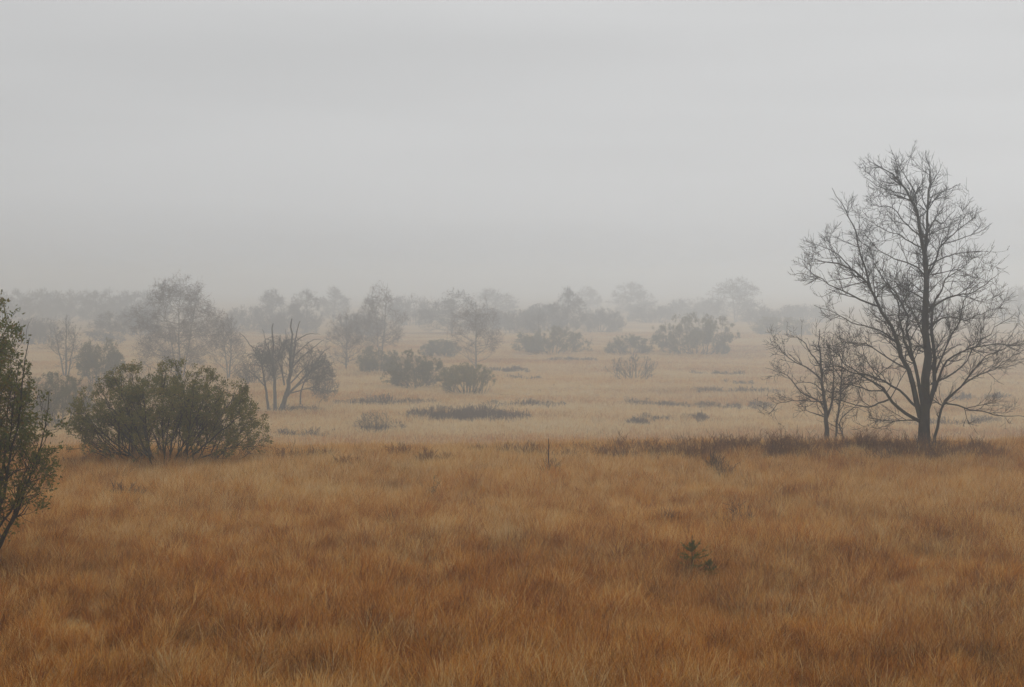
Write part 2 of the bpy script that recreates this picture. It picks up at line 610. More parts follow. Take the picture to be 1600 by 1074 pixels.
def scatter(name, label, x, y, scale, patch, hue, variants, tilt=0.12, seed=3):
    rng = np.random.default_rng(seed)
    n = len(x)
    z = ground_z(x, y)
    me = bpy.data.meshes.new(name)
    me.vertices.add(n)
    me.vertices.foreach_set('co', np.stack([x, y, z], 1).astype(np.float32).ravel())
    for an, ty, val in (('size', 'FLOAT', scale), ('patch', 'FLOAT', patch), ('hue', 'FLOAT', hue)):
        me.attributes.new(an, ty, 'POINT').data.foreach_set('value', np.asarray(val, np.float32))
    me.attributes.new('pick', 'INT', 'POINT').data.foreach_set('value', rng.integers(0, len(variants), n).astype(np.int32))
    rot = np.stack([rng.normal(0, tilt, n), rng.normal(0, tilt, n), rng.normal(0, 0.9, n)], 1).astype(np.float32)
    me.attributes.new('turn', 'FLOAT_VECTOR', 'POINT').data.foreach_set('vector', rot.ravel())
    coll = bpy.data.collections.new(name + '_tufts')          # not linked to the scene: only a source of shapes
    for k, vm in enumerate(variants):
        coll.objects.link(bpy.data.objects.new(f'tuft_{k:02d}', vm))
    o = link(name, me, None, kind='stuff')
    o['label'] = label
    o['category'] = 'grass'
    ng = bpy.data.node_groups.new(name, 'GeometryNodeTree')
    ng.interface.new_socket('Geometry', in_out='INPUT', socket_type='NodeSocketGeometry')
    ng.interface.new_socket('Geometry', in_out='OUTPUT', socket_type='NodeSocketGeometry')
    N, Lk = ng.nodes, ng.links
    gi, go = N.new('NodeGroupInput'), N.new('NodeGroupOutput')
    ci = N.new('GeometryNodeCollectionInfo')
    ci.inputs['Collection'].default_value = coll
    ci.inputs['Separate Children'].default_value = True
    ip = N.new('GeometryNodeInstanceOnPoints')
    ip.inputs['Pick Instance'].default_value = True

    def named(an, ty):
        q = N.new('GeometryNodeInputNamedAttribute')
        q.data_type = ty
        q.inputs['Name'].default_value = an
        return q.outputs[0]
    Lk.new(gi.outputs[0], ip.inputs['Points'])
    Lk.new(ci.outputs[0], ip.inputs['Instance'])
    Lk.new(named('pick', 'INT'), ip.inputs['Instance Index'])
    Lk.new(named('turn', 'FLOAT_VECTOR'), ip.inputs['Rotation'])
    Lk.new(named('size', 'FLOAT'), ip.inputs['Scale'])
    Lk.new(ip.outputs[0], go.inputs[0])
    md = o.modifiers.new('scatter', 'NODES')
    md.node_group = ng
    return o


def tuft_field(ys, ye, dens, rng, margin=2.5, slope=0.40):
    """evenly random points in a wedge a little wider than the view"""
    A = 0
    n = int(dens * (slope * (ye ** 2 - ys ** 2) + 2 * margin * (ye - ys)))
    y = np.empty(0)
    while len(y) < n:
        c = rng.uniform(ys, ye, n * 2)
        keep = rng.random(n * 2) < (slope * c + margin) / (slope * ye + margin)
        y = np.r_[y, c[keep]]
    y = y[:n]
    x = rng.uniform(-1, 1, n) * (slope * y + margin)
    return x, y


g_rng = np.random.default_rng(21)
near_var = [tuft_mesh(f'near_tuft_{k}', g_rng, 24, 0.085, 0.40, 0.0062, (0.10 + 0.08 * (k % 3 - 1), 0.02 * (k % 2)), 2) for k in range(10)]
x, y = tuft_field(3.0, 38.0, 118, g_rng)
n41 = noise2(x, y, 0.38, 41)
keep = g_rng.random(len(x)) < 0.6 + 0.9 * n41             # tussocks with thinner gaps between
x, y, n41 = x[keep], y[keep], n41[keep]
sz = 0.36 + 0.56 * n41 + 0.22 * noise2(x, y, 2.6, 42) + g_rng.normal(0, 0.12, len(x))
sz = np.clip(sz, 0.3, 1.35)
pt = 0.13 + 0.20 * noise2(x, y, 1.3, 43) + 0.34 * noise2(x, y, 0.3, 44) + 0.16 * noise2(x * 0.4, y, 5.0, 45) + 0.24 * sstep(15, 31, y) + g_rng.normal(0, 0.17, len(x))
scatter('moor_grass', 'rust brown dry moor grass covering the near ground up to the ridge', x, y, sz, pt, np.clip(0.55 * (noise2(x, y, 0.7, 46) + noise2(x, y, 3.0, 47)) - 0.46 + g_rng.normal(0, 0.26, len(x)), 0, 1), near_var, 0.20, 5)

far_var = [tuft_mesh(f'far_tuft_{k}', g_rng, 36, 0.36, 0.36, 0.024, (0.06, 0.0), 2) for k in range(6)]
x, y = tuft_field(38.0, 215.0, 5.5, g_rng, 3.0, 0.40)
keep = ~in_heather(x, y)
x, y = x[keep], y[keep]
sz = 0.5 + 0.55 * noise2(x, y, 2.5, 51) + 0.45 * noise2(x, y, 8.0, 52)
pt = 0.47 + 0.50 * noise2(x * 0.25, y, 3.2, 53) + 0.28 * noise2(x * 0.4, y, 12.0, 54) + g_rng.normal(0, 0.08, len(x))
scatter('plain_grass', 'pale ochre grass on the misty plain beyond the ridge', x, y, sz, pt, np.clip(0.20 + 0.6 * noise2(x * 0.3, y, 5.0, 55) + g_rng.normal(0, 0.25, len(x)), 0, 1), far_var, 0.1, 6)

# ------------------------------------------------------------------ heather
def heather(name, label, loc, a, b, h, rng, mat, shoots, r0, group=None, kids=9):
    n = shoots
    ang = rng.random(n) * 2 * math.pi
    rr = np.sqrt(rng.random(n)) * (0.55 + 0.8 * noise2(np.cos(ang) * 2 + loc[0], np.sin(ang) * 2 + loc[1], 0.7, 61))
    px, py = np.cos(ang) * rr * a, np.sin(ang) * rr * b
    lobe_h = np.ones(n)
    if a > 1.0:                                   # a big patch is several clumps grown together
        m = 7 + int(a * 1.5)
        lx, ly = np.linspace(-0.8, 0.8, m) + rng.normal(0, 0.08, m), rng.normal(0, 0.35, m)
        lw, lh = rng.uniform(0.12, 0.36, m), rng.uniform(0.5, 1.1, m)
        ld = np.clip(lw * rng.uniform(0.9, 2.2, m), 0.2, 0.7)
        pk = rng.choice(m, n, p=lw * ld / (lw * ld).sum())
        px, py = (lx[pk] + np.cos(ang) * rr * lw[pk]) * a, (ly[pk] + np.sin(ang) * rr * ld[pk]) * b
        lobe_h = lh[pk]
    pz = ground_z(px + loc[0], py + loc[1]) - loc[2] - 0.03
    dome = np.clip(1.05 - 0.75 * rr ** 2, 0.25, 1) * (0.55 + 0.75 * noise2(px + loc[0], py + loc[1], max(0.25, a * 0.22), 62))
    hh = h * dome * lobe_h * rng.uniform(0.6, 1.2, n)
    ln = rng.normal(0, 0.22, (n, 2)) + np.stack([np.cos(ang), np.sin(ang)], 1) * 0.2 * rr[:, None]
    P = np.empty((n, 4, 3))
    for k, t in enumerate((0, 0.35, 0.7, 1.0)):
        P[:, k, 0] = px + ln[:, 0] * hh * t + rng.normal(0, 0.02, n) * t
        P[:, k, 1] = py + ln[:, 1] * hh * t + rng.normal(0, 0.02, n) * t
        P[:, k, 2] = pz + hh * t
    blot = noise2(px + loc[0], (py + loc[1]) * 1.6, max(0.3, a * 0.30), 63) + 0.5 * noise2(px + loc[0], py + loc[1], max(0.2, a * 0.1), 64)
    ok = blot > 0.46 + 0.25 * (rr - 0.6) if a > 1.0 else blot > 0.2
    P = P[ok]
    n = len(P)
    R = np.full((n, 1), r0) * np.linspace(1, 0.5, 4)[None]
    T = Tubes().add(P, R, 3, rng)
    c, cr = sprout(P, R, rng, kids / max(h, 0.15) * 0.35, h * 0.45, (20, 60), 0.2, 2, 0.3, 1.0, 1, r0 * 0.8, 0.3, None, 0.2, 0, 0.6)
    T.add(c, cr, 3, rng)
    o = thing(name, label, 'heather', loc, group)
    link('shoots', T.mesh('shoots', False), mat, o, kind='stuff')
    return o


h_rng = np.random.default_rng(77)
for (cx_, cy_, a, b, hgt, lab) in foot:
    loc = np.array([cx_, cy_, float(ground_z(cx_, cy_))])
    area = math.pi * a * b
    n = int(np.clip(area * 50, 450, 2800))
    heather('heather_patch', lab, loc, a, b, hgt + 0.08, h_rng, M_HEATHER, n, 0.014 * max(1, cy_ / 80), 'dark heather patches on the plain', 6)



def ridge_label(u, rust):
    c = 'rust' if rust else 'dark'
    for lim, t in ((200, 'between the willow shrub and the leafy bush'), (600, 'beside the leafy green bush'),
                   (820, 'below the largest heather patch'), (960, 'beside the thin dark stem'), (1060, 'where the ridge row begins to thicken'),
                   (1260, 'in the thick ridge row before the small bare tree'), (1405, 'between the small and the tall bare tree'),
                   (1440, 'at the foot of the tall bare tree'), (9999, 'past the tall bare tree, under its low bough')):
        if u < lim:
            return f'low {c} heather clump {t}'


for u in (625, 665, 700, 830, 845, 880, 890, 950, 965, 1012, 1070, 1085, 1140, 1150, 1215, 1260, 1285, 1320, 1360, 1440, 1460, 1490, 1530, 980, 455, 500, 545, 575, 742, 790, 800, 905, 935, 1000, 1025, 1045, 1100, 1120, 1165, 1185, 1205, 1225, 1245, 1345, 1370, 1385, 1402, 1425, 1475, 1510, 1545, 60, 110, 150):
    right = sstep(760, 1250, u)
    Y = 31.6 + h_rng.uniform(-1.3, 0.9)
    loc = ground_at(u, Y)
    w = h_rng.uniform(0.28, 0.7)
    rust = h_rng.random() < 0.88
    heather('heather_clump', ridge_label(u, rust), loc, w, w * 0.6, 0.28 + 0.12 * float(right) + h_rng.uniform(-0.05, 0.08), h_rng,
            M_HEATHER_RUST if rust else M_HEATHER, 140, 0.0055, 'heather clumps along the ridge', 9)
for (u, v, w, h, lab) in ((200, 782, 0.42, 0.36, 'dark grey heather tuft alone in the grass before the leafy green bush'),
                          (1118, 742, 0.16, 0.42, 'small dark heather tuft paired with another, in grass below the ridge'),
                          (1135, 750, 0.18, 0.34, 'small dark heather tuft, lower one of a pair below the ridge'),
                          (1040, 824, 0.2, 0.36, 'dull dark heather tuft in the grass behind the spruce seedling'),
                          (1150, 828, 0.3, 0.36, 'spread dark heather tuft in the grass beyond the spruce seedling'),
                          (1310, 722, 0.4, 0.34, 'brown heather tuft in the grass in front of the small bare tree'),
                          (1400, 722, 0.3, 0.36, 'brown heather tuft in the grass in front of the big bare tree'),
                          (860, 748, 0.2, 0.34, 'brown heather tuft at the foot of the thin dark stem')):
    p = hit(u, v)
    heather('heather_tuft', lab, p, w, w * 0.7, h, h_rng, M_HEATHER, 90, 0.005, None, 9)


# ------------------------------------------------------------------ trees and bushes
def envelope_profile(H, W, prof, rng, lump=0.25, offset=(0, 0)):
    """crown limit: half-width by height fraction, with lumps"""
    ph = rng.random(6) * 6.28
    zs, ws = np.array([p[0] for p in prof]), np.array([p[1] for p in prof])

    def env(p):
        rag = np.sin(p[..., 0] * 6.1 + p[..., 1] * 9.3) + np.sin(p[..., 1] * 5.3 - p[..., 0] * 7.7 + ph[4])      # ragged edge
        t = p[..., 2] / H * (1.03 + 0.06 * rag)
        w = np.interp(t, zs, ws, left=0, right=0) * W
        dx, dy = p[..., 0] - offset[0] * t, p[..., 1] - offset[1] * t
        a = np.arctan2(dy, dx)
        m = 1 + lump * (0.5 * np.sin(3 * a + ph[0] + 5 * t) + 0.5 * np.sin(5 * a + ph[1] - 9 * t) + 0.5 * np.sin(2 * a + 14 * t + ph[2]))
        return (np.hypot(dx, dy) < w * m) & (t < 1.0) & (p[..., 2] > 0.05)
    return env


def curve_limb(p0, p1, rng, bulge=0.25, n=9, wig=0.05, up=0.25):
    p0, p1 = np.asarray(p0, float), np.asarray(p1, float)
    L = np.linalg.norm(p1 - p0)
    c = 0.5 * (p0 + p1) + rng.normal(0, bulge * L * 0.4, 3) + np.array([0, 0, -up * L * 0.4])
    t = np.linspace(0, 1, n)[:, None]
    q = (1 - t) ** 2 * p0 + 2 * t * (1 - t) * c + t ** 2 * p1
    q[1:] += np.cumsum(rng.normal(0, wig * L / n, (n - 1, 3)), 0)
    return q


def auto_tree(name, label, loc, H, W, prof, seed, bark, twig, trunks=1, limbs=16, first=0.18, r=0.09, tw=0.008,
              dens=(3.0, 5.0, 6.0), lens=(0.9, 0.5, 0.3), droop=0.0, lump=0.25, leaf=None, leaf_n=0, leaf_size=0.08,
              group=None, cat='tree', lean=(0, 0), wig=0.16, up_ang=(0.5, 1.1)):
    rng = np.random.default_rng(seed)
    root = thing(name, label, cat, loc, group)
    env = envelope_profile(H, W, prof, rng, lump, lean)
    zs, ws = [p[0] for p in prof], [p[1] for p in prof]
    PT, PR = [], []
    T2 = Tubes()
    for k in range(trunks):
        sp = (k - (trunks - 1) / 2) * 0.5 * W / max(trunks, 1) if trunks > 1 else 0
        top = np.array([lean[0] + sp * 2.2 + rng.normal(0, 0.05 * W), lean[1] + rng.normal(0, 0.1 * W), H * (0.96 if k == trunks // 2 else rng.uniform(0.8, 0.93))])
        b0 = np.array([sp * 0.25, rng.normal(0, 0.04), -0.1])
        tr = curve_limb(b0, top, rng, 0.04, 12, 0.06, 0)
        rad = r * (1 if k == trunks // 2 else 0.75) * np.linspace(1, 0.14, 12)
        rad[0] *= 1.25
        link('trunk', Tubes().add(tr, rad, 8, rng).mesh('trunk'), bark, root)
        PT.append(tr)
        PR.append(rad)
        for j in range(limbs // trunks):
            t = first + (0.86 - first) * (j + rng.random()) / (limbs // trunks)
            f = t * 11 * 0.999
            i = int(f)
            p0 = tr[i] + (tr[i + 1] - tr[i]) * (f - i)
            az = rng.random() * 6.28
            zt = min(0.97, t + rng.uniform(0.03, 0.22))
            wd = float(np.interp(zt, zs, ws)) * W * rng.uniform(0.75, 1.02)
            p1 = np.array([lean[0] * zt + np.cos(az) * wd, lean[1] * zt + np.sin(az) * wd, H * zt])
            q = curve_limb(p0, p1, rng, 0.15, 12, 0.10, 0.25)
            rr0 = rad[i] * rng.uniform(0.4, 0.6)
            R = rr0 * np.linspace(1, 0.2, 12)
            link('limb', Tubes().add(q, R, 5, rng).mesh('limb'), bark, root)
            PT.append(q)
            PR.append(R)
    P, R = np.array(PT), np.array(PR)
    last = None
    for lvl in range(len(dens)):
        dr = -droop if lvl == len(dens) - 1 else 0.25
        P, R = sprout(P, R, rng, dens[lvl], lens[lvl], (28, 62), wig, (4, 3, 1)[lvl], dr, 0.6, r * 0.3, tw, 0.2 if lvl else 0.25, env, 0.4)
        T2.add(P, R, 3, rng)
        if len(P):
            last = P
    link('crown', T2.mesh('crown'), twig, root, kind='stuff')
    if leaf is not None and leaf_n:
        link('leaves', leaves_mesh('leaves', last, rng, leaf_n, leaf_size, leaf_size * 0.5), leaf, root, kind='stuff')
    return root


def bush(name, label, loc, W, H, seed, bark, twig, stems=16, r=0.04, tw=0.006, dens=(4.0, 6.0), lens=(0.8, 0.4),
         leaf=None, leaf_n=0, leaf_size=0.06, group=None, depth=None, bulge=0.25, lump=0.18, cat='bush', spread=0.12, low=0.1, wig=0.16, bare_low=0.0):
    rng = np.random.default_rng(seed)
    root = thing(name, label, cat, loc, group)
    Wd = depth or W * 0.85
    ph = rng.random(5) * 6.28

    def env(p):
        a = np.arctan2(p[..., 1], p[..., 0])
        e = np.arctan2(p[..., 2], np.hypot(p[..., 0], p[..., 1]))
        m = 1 + lump * (0.6 * np.sin(3 * a + ph[0]) * np.cos(e) + 0.5 * np.sin(7 * a + ph[1] + 3 * e) + 0.5 * np.sin(6 * e + ph[2] + 2 * a))
        zz = (p[..., 2] - bulge * H) / ((1 - bulge) * H)
        zz = np.where(zz < 0, zz * 0.55, zz)
        return ((p[..., 0] / W) ** 2 + (p[..., 1] / Wd) ** 2 + zz ** 2 < m) & (p[..., 2] > 0.04)
    PT, PR = [], []
    for k in range(stems):
        az = (k + rng.random()) / stems * 6.28 * 1.618
        el = math.asin(low + (1 - low) * rng.random() ** 0.8)
        q = rng.uniform(0.8, 0.98)
        end = np.array([W * math.cos(el) * math.cos(az) * q, Wd * math.cos(el) * math.sin(az) * q, H * q * (bulge * 0.6 + (1 - bulge * 0.6) * math.sin(el))])
        b0 = np.array([math.cos(az) * spread * W * rng.random(), math.sin(az) * spread * Wd * rng.random(), -0.08])
        s = curve_limb(b0, end, rng, 0.14, 12, 0.10, 0.12)
        rad = r * rng.uniform(0.6, 1.1) * np.linspace(1, 0.16, 12)
        s[:, 2] = np.maximum(s[:, 2], np.linspace(-0.08, 0.12, 12))
        link('stem', Tubes().add(s, rad, 6, rng).mesh('stem'), bark, root)
        PT.append(s)
        PR.append(rad)
    P, R = np.array(PT), np.array(PR)
    T = Tubes()
    allp = None
    for lvl in range(len(dens)):
        P, R = sprout(P, R, rng, dens[lvl], lens[lvl], (25, 60), wig, (4, 3, 2 if leaf else 1)[lvl], 0.3, 0.6, r * 0.4, tw, 0.25 if lvl == 0 else 0.1, env, 0.35)
        T.add(P, R, 3, rng)
        if len(P):
            allp = P
    link('twigs', T.mesh('twigs'), twig, root, kind='stuff')
    if leaf is not None and leaf_n:
        if bare_low:
            z = allp[:, -1, 2] / H
            allp = allp[z > bare_low * rng.uniform(0.6, 1.4, len(allp))]
        link('leaves', leaves_mesh('leaves', allp, rng, leaf_n, leaf_size, leaf_size * 0.6), leaf, root, kind='stuff')
    return root


def copy_thing(root, loc, scale, rotz, name, label, group):
    """another individual: the thing and its parts are copied, the meshes are shared"""
    r = root.copy()
    r.name = name
    COL.objects.link(r)
    r.location = [float(c) for c in loc]
    r.scale = scale
    r.rotation_euler = (0, 0, rotz)
    r['label'], r['group'] = label, group
    for ch in list(root.children):
        c = ch.copy()
        COL.objects.link(c)
        c.parent = r
    return r


PROTO, USED = {}, {}


def far_plant(kind, var, name, label, loc, H, W, rotz, group):
    """hazy far trees and thickets: a few shapes, each stretched and turned to its own place"""
    key = (kind, var)
    if key not in PROTO:
        o0 = (0, 0, 0)
        if kind == 'thicket':
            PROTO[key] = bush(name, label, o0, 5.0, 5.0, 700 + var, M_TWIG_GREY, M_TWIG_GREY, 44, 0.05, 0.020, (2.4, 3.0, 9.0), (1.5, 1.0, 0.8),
                              depth=4.0, bulge=0.35, lump=0.16, cat='thicket', spread=0.7, low=0.0, group=group)
            USED[key] = (5.0, 5.0)
        else:
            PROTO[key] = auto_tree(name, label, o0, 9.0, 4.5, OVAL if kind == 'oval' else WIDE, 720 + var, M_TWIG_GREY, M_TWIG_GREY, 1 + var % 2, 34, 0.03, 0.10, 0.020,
                                   (3.2, 3.8, 10.5), (1.7, 1.1, 0.85), 0.0, 0.2, group=group)
            USED[key] = (9.0, 4.5)
        root = PROTO[key]
        root['fresh'] = 1
    root = PROTO[key]
    H0, W0 = USED[key]
    sc = (W / W0, W / W0, H / H0)
    if 'fresh' in root:
        del root['fresh']
        root.location = [float(c) for c in loc]
        root.scale = sc
        root.rotation_euler = (0, 0, rotz)
        return root
    return copy_thing(root, loc, sc, rotz, name, label, group)


def px_size(loc, px):
    return px * loc[1] / F


# ---- the big bare tree on the ridge: its limbs follow the photograph, at the tree's own distance
def c4(p):
    return (1180 + p[0] * 0.27926, 220 + p[1] * 0.27926)


def c5(p):
    return (1180 + p[0] * 0.27926, 460 + p[1] * 0.27926)


def outline_env(poly, u, Y):
    """crown limit from an outline at the tree's own distance"""
    base = ground_at(u, Y)
    Q = np.array([(at(a, b, Y) - base)[[0, 2]] for a, b in poly])

    def env(p):
        h_ = np.sin(p[..., 0] * 7.3 + p[..., 1] * 11.1) + np.sin(p[..., 2] * 9.7 - p[..., 1] * 5.9)    # ragged edge
        x_, z_ = p[..., 0] * (1 - 0.035 * h_), p[..., 2] - 0.10 * h_
        ins = np.zeros(x_.shape, bool)
        for i in range(len(Q)):
            (x1, z1), (x2, z2) = Q[i - 1], Q[i]
            c = ((z1 > z_) != (z2 > z_)) & (x_ < (x2 - x1) * (z_ - z1) / (z2 - z1 + 1e-9) + x1)
            ins ^= c
        return ins
    return env


def guided_tree(name, label, u, Y, guides, seed, bark, twig, levels, tw=0.0035, env=None, depth_k=0.55, twigname='twigs', slim=0.76):
    """guides: (kind, pixel polyline, radius px at start, at end, depth drift or None)"""
    rng = np.random.default_rng(seed)
    loc = ground_at(u, Y)
    root = thing(name, label, 'tree', loc)
    sides = {'trunk': 10, 'stem': 8, 'limb': 6}
    for (kind, poly, r0, r1, dk) in guides:
        k = rng.uniform(-depth_k, depth_k) if dk is None else dk
        L = 0.0
        pts = []
        prev = None
        for (pu, pv) in poly:
            if prev is not None:
                L += math.hypot(pu - prev[0], pv - prev[1]) * Y / F
            prev = (pu, pv)
            base_off = 0.0
            pts.append(at(pu, pv, Y + base_off + k * L) - loc)
        n = 14
        q = resample(pts, n, 0.10, rng)
        rad = np.linspace(r0, r1, n) * Y / F * (slim if kind != 'trunk' else slim * 1.08)
        if kind == 'trunk':
            rad[0] *= 1.35
            rad[1] *= 1.1
            q[0, 2] = min(q[0, 2], -0.1)
        part = link(kind, Tubes().add(q, rad, sides[kind], rng).mesh(kind), bark, root)
        P, R = q[None], rad[None]
        T = Tubes()
        for lv in levels:
            P, R = sprout(P, R, rng, env=env, rmin=tw, **lv)
            T.add(P, R, 3 if lv.get('nseg', 4) < 5 else 4, rng)
        if T.n:
            link(twigname, T.mesh(twigname), twig, part, kind='stuff')
    return root


big = [
    ('trunk', [c5((945, 880)), c5((945, 780)), c5((948, 700)), c5((950, 600)), c5((955, 450)), c5((958, 250)), c5((968, 100)), c4((970, 860)), c4((968, 760)), c4((945, 640)), c4((930, 560)), c4((915, 460)), c4((905, 340)), c4((890, 280)), c4((840, 210)), c4((790, 180)), c4((720, 150)), c4((650, 120))], 10.5, 0.5, 0.0),
    ('limb', [c4((945, 660)), c4((958, 560)), c4((962, 450)), c4((960, 400)), c4((968, 290)), c4((985, 215)), c4((960, 140)), c4((950, 60))], 3.6, 0.5, 0.12),
    ('limb', [c5((925, 690)), c5((905, 600)), c5((890, 520)), c5((850, 400)), c5((800, 310)), c5((755, 200)), c5((720, 120)), c5((690, 50)), c4((650, 840)), c4((610, 760)), c4((540, 720)), c4((450, 670)), c4((370, 650)), c4((300, 665))], 6.0, 0.6, -0.15),
    ('limb', [c4((650, 840)), c4((625, 760)), c4((610, 680)), c4((575, 590)), c4((560, 500)), c4((525, 420)), c4((480, 350)), c4((430, 270))], 2.3, 0.5, -0.35),
    ('limb', [c4((700, 930)), c4((600, 900)), c4((520, 850)), c4((440, 820)), c4((400, 780)), c4((330, 760)), c4((230, 745))], 2.3, 0.5, 0.2),
    ('limb', [c4((540, 720)), c4((470, 640)), c4((400, 600)), c4((340, 580)), c4((285, 565))], 1.4, 0.4, 0.3),
    ('limb', [c5((935, 620)), c5((915, 480)), c5((900, 400)), c5((870, 300)), c5((855, 200)), c5((845, 100)), c4((810, 860)), c4((780, 830)), c4((730, 790)), c4((690, 740)), c4((640, 690)), c4((640, 620))], 4.0, 0.5, 0.3),
    ('limb', [c5((880, 370)), c5((830, 250)), c5((805, 140)), c5((795, 40)), c4((760, 830)), c4((700, 790)), c4((640, 770))], 2.6, 0.5, -0.4),
    ('limb', [c5((930, 715)), c5((880, 695)), c5((810, 650)), c5((740, 580)), c5((720, 520)), c5((660, 490)), c5((560, 440)), c5((480, 410)), c5((390, 400))], 4.0, 0.6, -0.35),
    ('limb', [c5((915, 640)), c5((860, 590)), c5((800, 530)), c5((720, 480)), c5((620, 450)), c5((540, 430)), c5((450, 330)), c5((400, 290))], 3.0, 0.5, 0.35),
    ('limb', [c5((745, 590)), c5((690, 610)), c5((640, 635)), c5((560, 620)), c5((490, 600)), c5((400, 575))], 2.0, 0.5, -0.2),
    ('limb', [c5((915, 705)), c5((840, 705)), c5((770, 712)), c5((690, 698)), c5((640, 700))], 1.6, 0.4, 0.5),
    ('limb', [c5((720, 540)), c5((640, 540)), c5((560, 510)), c5((500, 500)), c5((420, 500))], 1.7, 0.5, -0.5),
    ('limb', [c5((850, 420)), c5((760, 370)), c5((680, 310)), c5((600, 270)), c5((500, 270)), c5((400, 290))], 1.8, 0.4, 0.45),
    ('limb', [c5((780, 260)), c5((700, 200)), c5((620, 180)), c5((540, 160)), c5((430, 100)), c5((330, 60))], 1.8, 0.4, -0.3),
    ('limb', [c5((965, 640)), c5((1000, 540)), c5((1008, 430)), c5((1000, 330)), c5((982, 240)), c5((990, 120)), c4((1010, 880)), c4((1040, 800)), c4((1100, 740)), c4((1180, 700))], 5.0, 0.5, 0.25),
    ('limb', [c5((1005, 545)), c5((1040, 430)), c5((1060, 370)), c5((1120, 340)), c5((1180, 310)), c5((1250, 290)), c5((1340, 280)), c5((1520, 285))], 2.8, 0.6, -0.25),
    ('limb', [c5((1060, 610)), c5((1130, 620)), c5((1210, 650)), c5((1290, 660)), c5((1390, 690)), c5((1510, 680))], 2.0, 0.5, 0.2),
    ('limb', [c5((1010, 440)), c5((1050, 330)), c5((1110, 220)), c5((1150, 130)), c5((1160, 60)), c4((1200, 820)), c4((1290, 790))], 2.2, 0.5, 0.4),
    ('stem', [c5((998, 850)), c5((1005, 780)), c5((1025, 730)), c5((1038, 670)), c5((1055, 600)), c5((1090, 560)), c5((1150, 520)), c5((1210, 440)), c5((1260, 380)), c5((1310, 330)), c5((1400, 300))], 3.4, 0.5, -0.2),
    ('limb', [c5((1160, 510)), c5((1240, 450)), c5((1330, 430)), c5((1420, 360)), c5((1480, 330))], 1.6, 0.4, 0.2),
    ('limb', [c4((962, 760)), c4((1010, 680)), c4((1040, 580)), c4((1110, 520)), c4((1180, 470)), c4((1240, 400))], 2.2, 0.4, -0.3),
    ('limb', [c4((968, 960)), c4((1010, 910)), c4((1080, 880)), c4((1140, 860)), c4((1230, 850)), c4((1310, 790)), c4((1370, 740))], 2.4, 0.4, 0.35),
    ('limb', [c4((970, 700)), c4((1060, 650)), c4((1130, 630)), c4((1230, 620)), c4((1305, 620))], 1.7, 0.4, -0.5),
    ('limb', [c4((958, 520)), c4((1010, 430)), c4((1040, 480)), c4((1100, 400)), c4((1130, 370))], 1.5, 0.4, 0.4),
    ('limb', [c4((1040, 580)), c4((1120, 560)), c4((1200, 530)), c4((1300, 490))], 1.3, 0.4, 0.1),
    ('limb', [c4((978, 320)), c4((1030, 290)), c4((1090, 270)), c4((1150, 240))], 1.2, 0.4, 0.3),
    ('limb', [c4((950, 760)), c4((900, 700)), c4((840, 680)), c4((760, 650)), c4((690, 610)), c4((640, 560)), c4((600, 510))], 2.0, 0.4, 0.3),
    ('limb', [c4((935, 600)), c4((870, 570)), c4((800, 520)), c4((740, 510)), c4((670, 470))], 1.6, 0.4, -0.45),
    ('limb', [c4((918, 530)), c4((870, 490)), c4((820, 440)), c4((790, 390)), c4((740, 360)), c4((680, 370)), c4((620, 320))], 1.7, 0.4, 0.2),
    ('limb', [c4((905, 320)), c4((830, 300)), c4((760, 280)), c4((680, 250)), c4((600, 200))], 1.4, 0.4, -0.2),
    ('limb', [c4((895, 290)), c4((860, 230)), c4((820, 170)), c4((770, 90))], 1.3, 0.4, 0.3),
    ('limb', [c4((965, 900)), c4((900, 860)), c4((830, 830)), c4((770, 780)), c4((720, 770))], 1.8, 0.4, -0.6),
    ('limb', [c5((962, 200)), c5((1010, 150)), c5((1080, 120)), c5((1180, 150)), c5((1280, 100)), c5((1380, 80))], 2.0, 0.4, -0.5),
    ('limb', [c5((960, 300)), c5((930, 200)), c5((890, 120)), c5((850, 60)), c4((800, 800))], 2.0, 0.4, -0.7),
    ('limb', [c5((985, 500)), c5((1080, 470)), c5((1170, 400)), c5((1220, 300)), c5((1330, 200)), c5((1460, 100))], 1.9, 0.4, 0.6),
]
BIG_LV = [dict(dens=7.6, L=0.95, ang=(30, 68), wig=0.15, nseg=6, up=0.38, rr=0.55, rcap=0.015, t0=0.2, taper=0.4, tip=0.4),
          dict(dens=10.0, L=0.44, ang=(28, 58), wig=0.12, nseg=4, up=0.42, rr=0.7, rcap=0.009, t0=0.08, taper=0.4, tip=0.55),
          dict(dens=10.5, L=0.25, ang=(22, 52), wig=0.09, nseg=2, up=0.3, rr=0.75, rcap=0.0065, t0=0.1, taper=0.3, tip=0.6)]
BIG_OUT = [(1440, 226), (1462, 232), (1500, 285), (1515, 320), (1545, 345), (1552, 395), (1572, 430), (1600, 475), (1640, 540), (1640, 640),
           (1600, 668), (1520, 690), (1400, 690), (1300, 672), (1268, 620), (1285, 560), (1282, 500), (1268, 465), (1234, 428), (1250, 378),
           (1290, 350), (1288, 290), (1304, 285), (1345, 335), (1352, 290), (1340, 262), (1362, 246), (1400, 232)]
guided_tree('bare_tree', 'tall dark leafless tree with a wide crown, standing on the grass ridge', 1444, 33.0, big, 5, M_BARK, M_TWIG, BIG_LV, 0.0040, outline_env(BIG_OUT, 1444, 33.0))

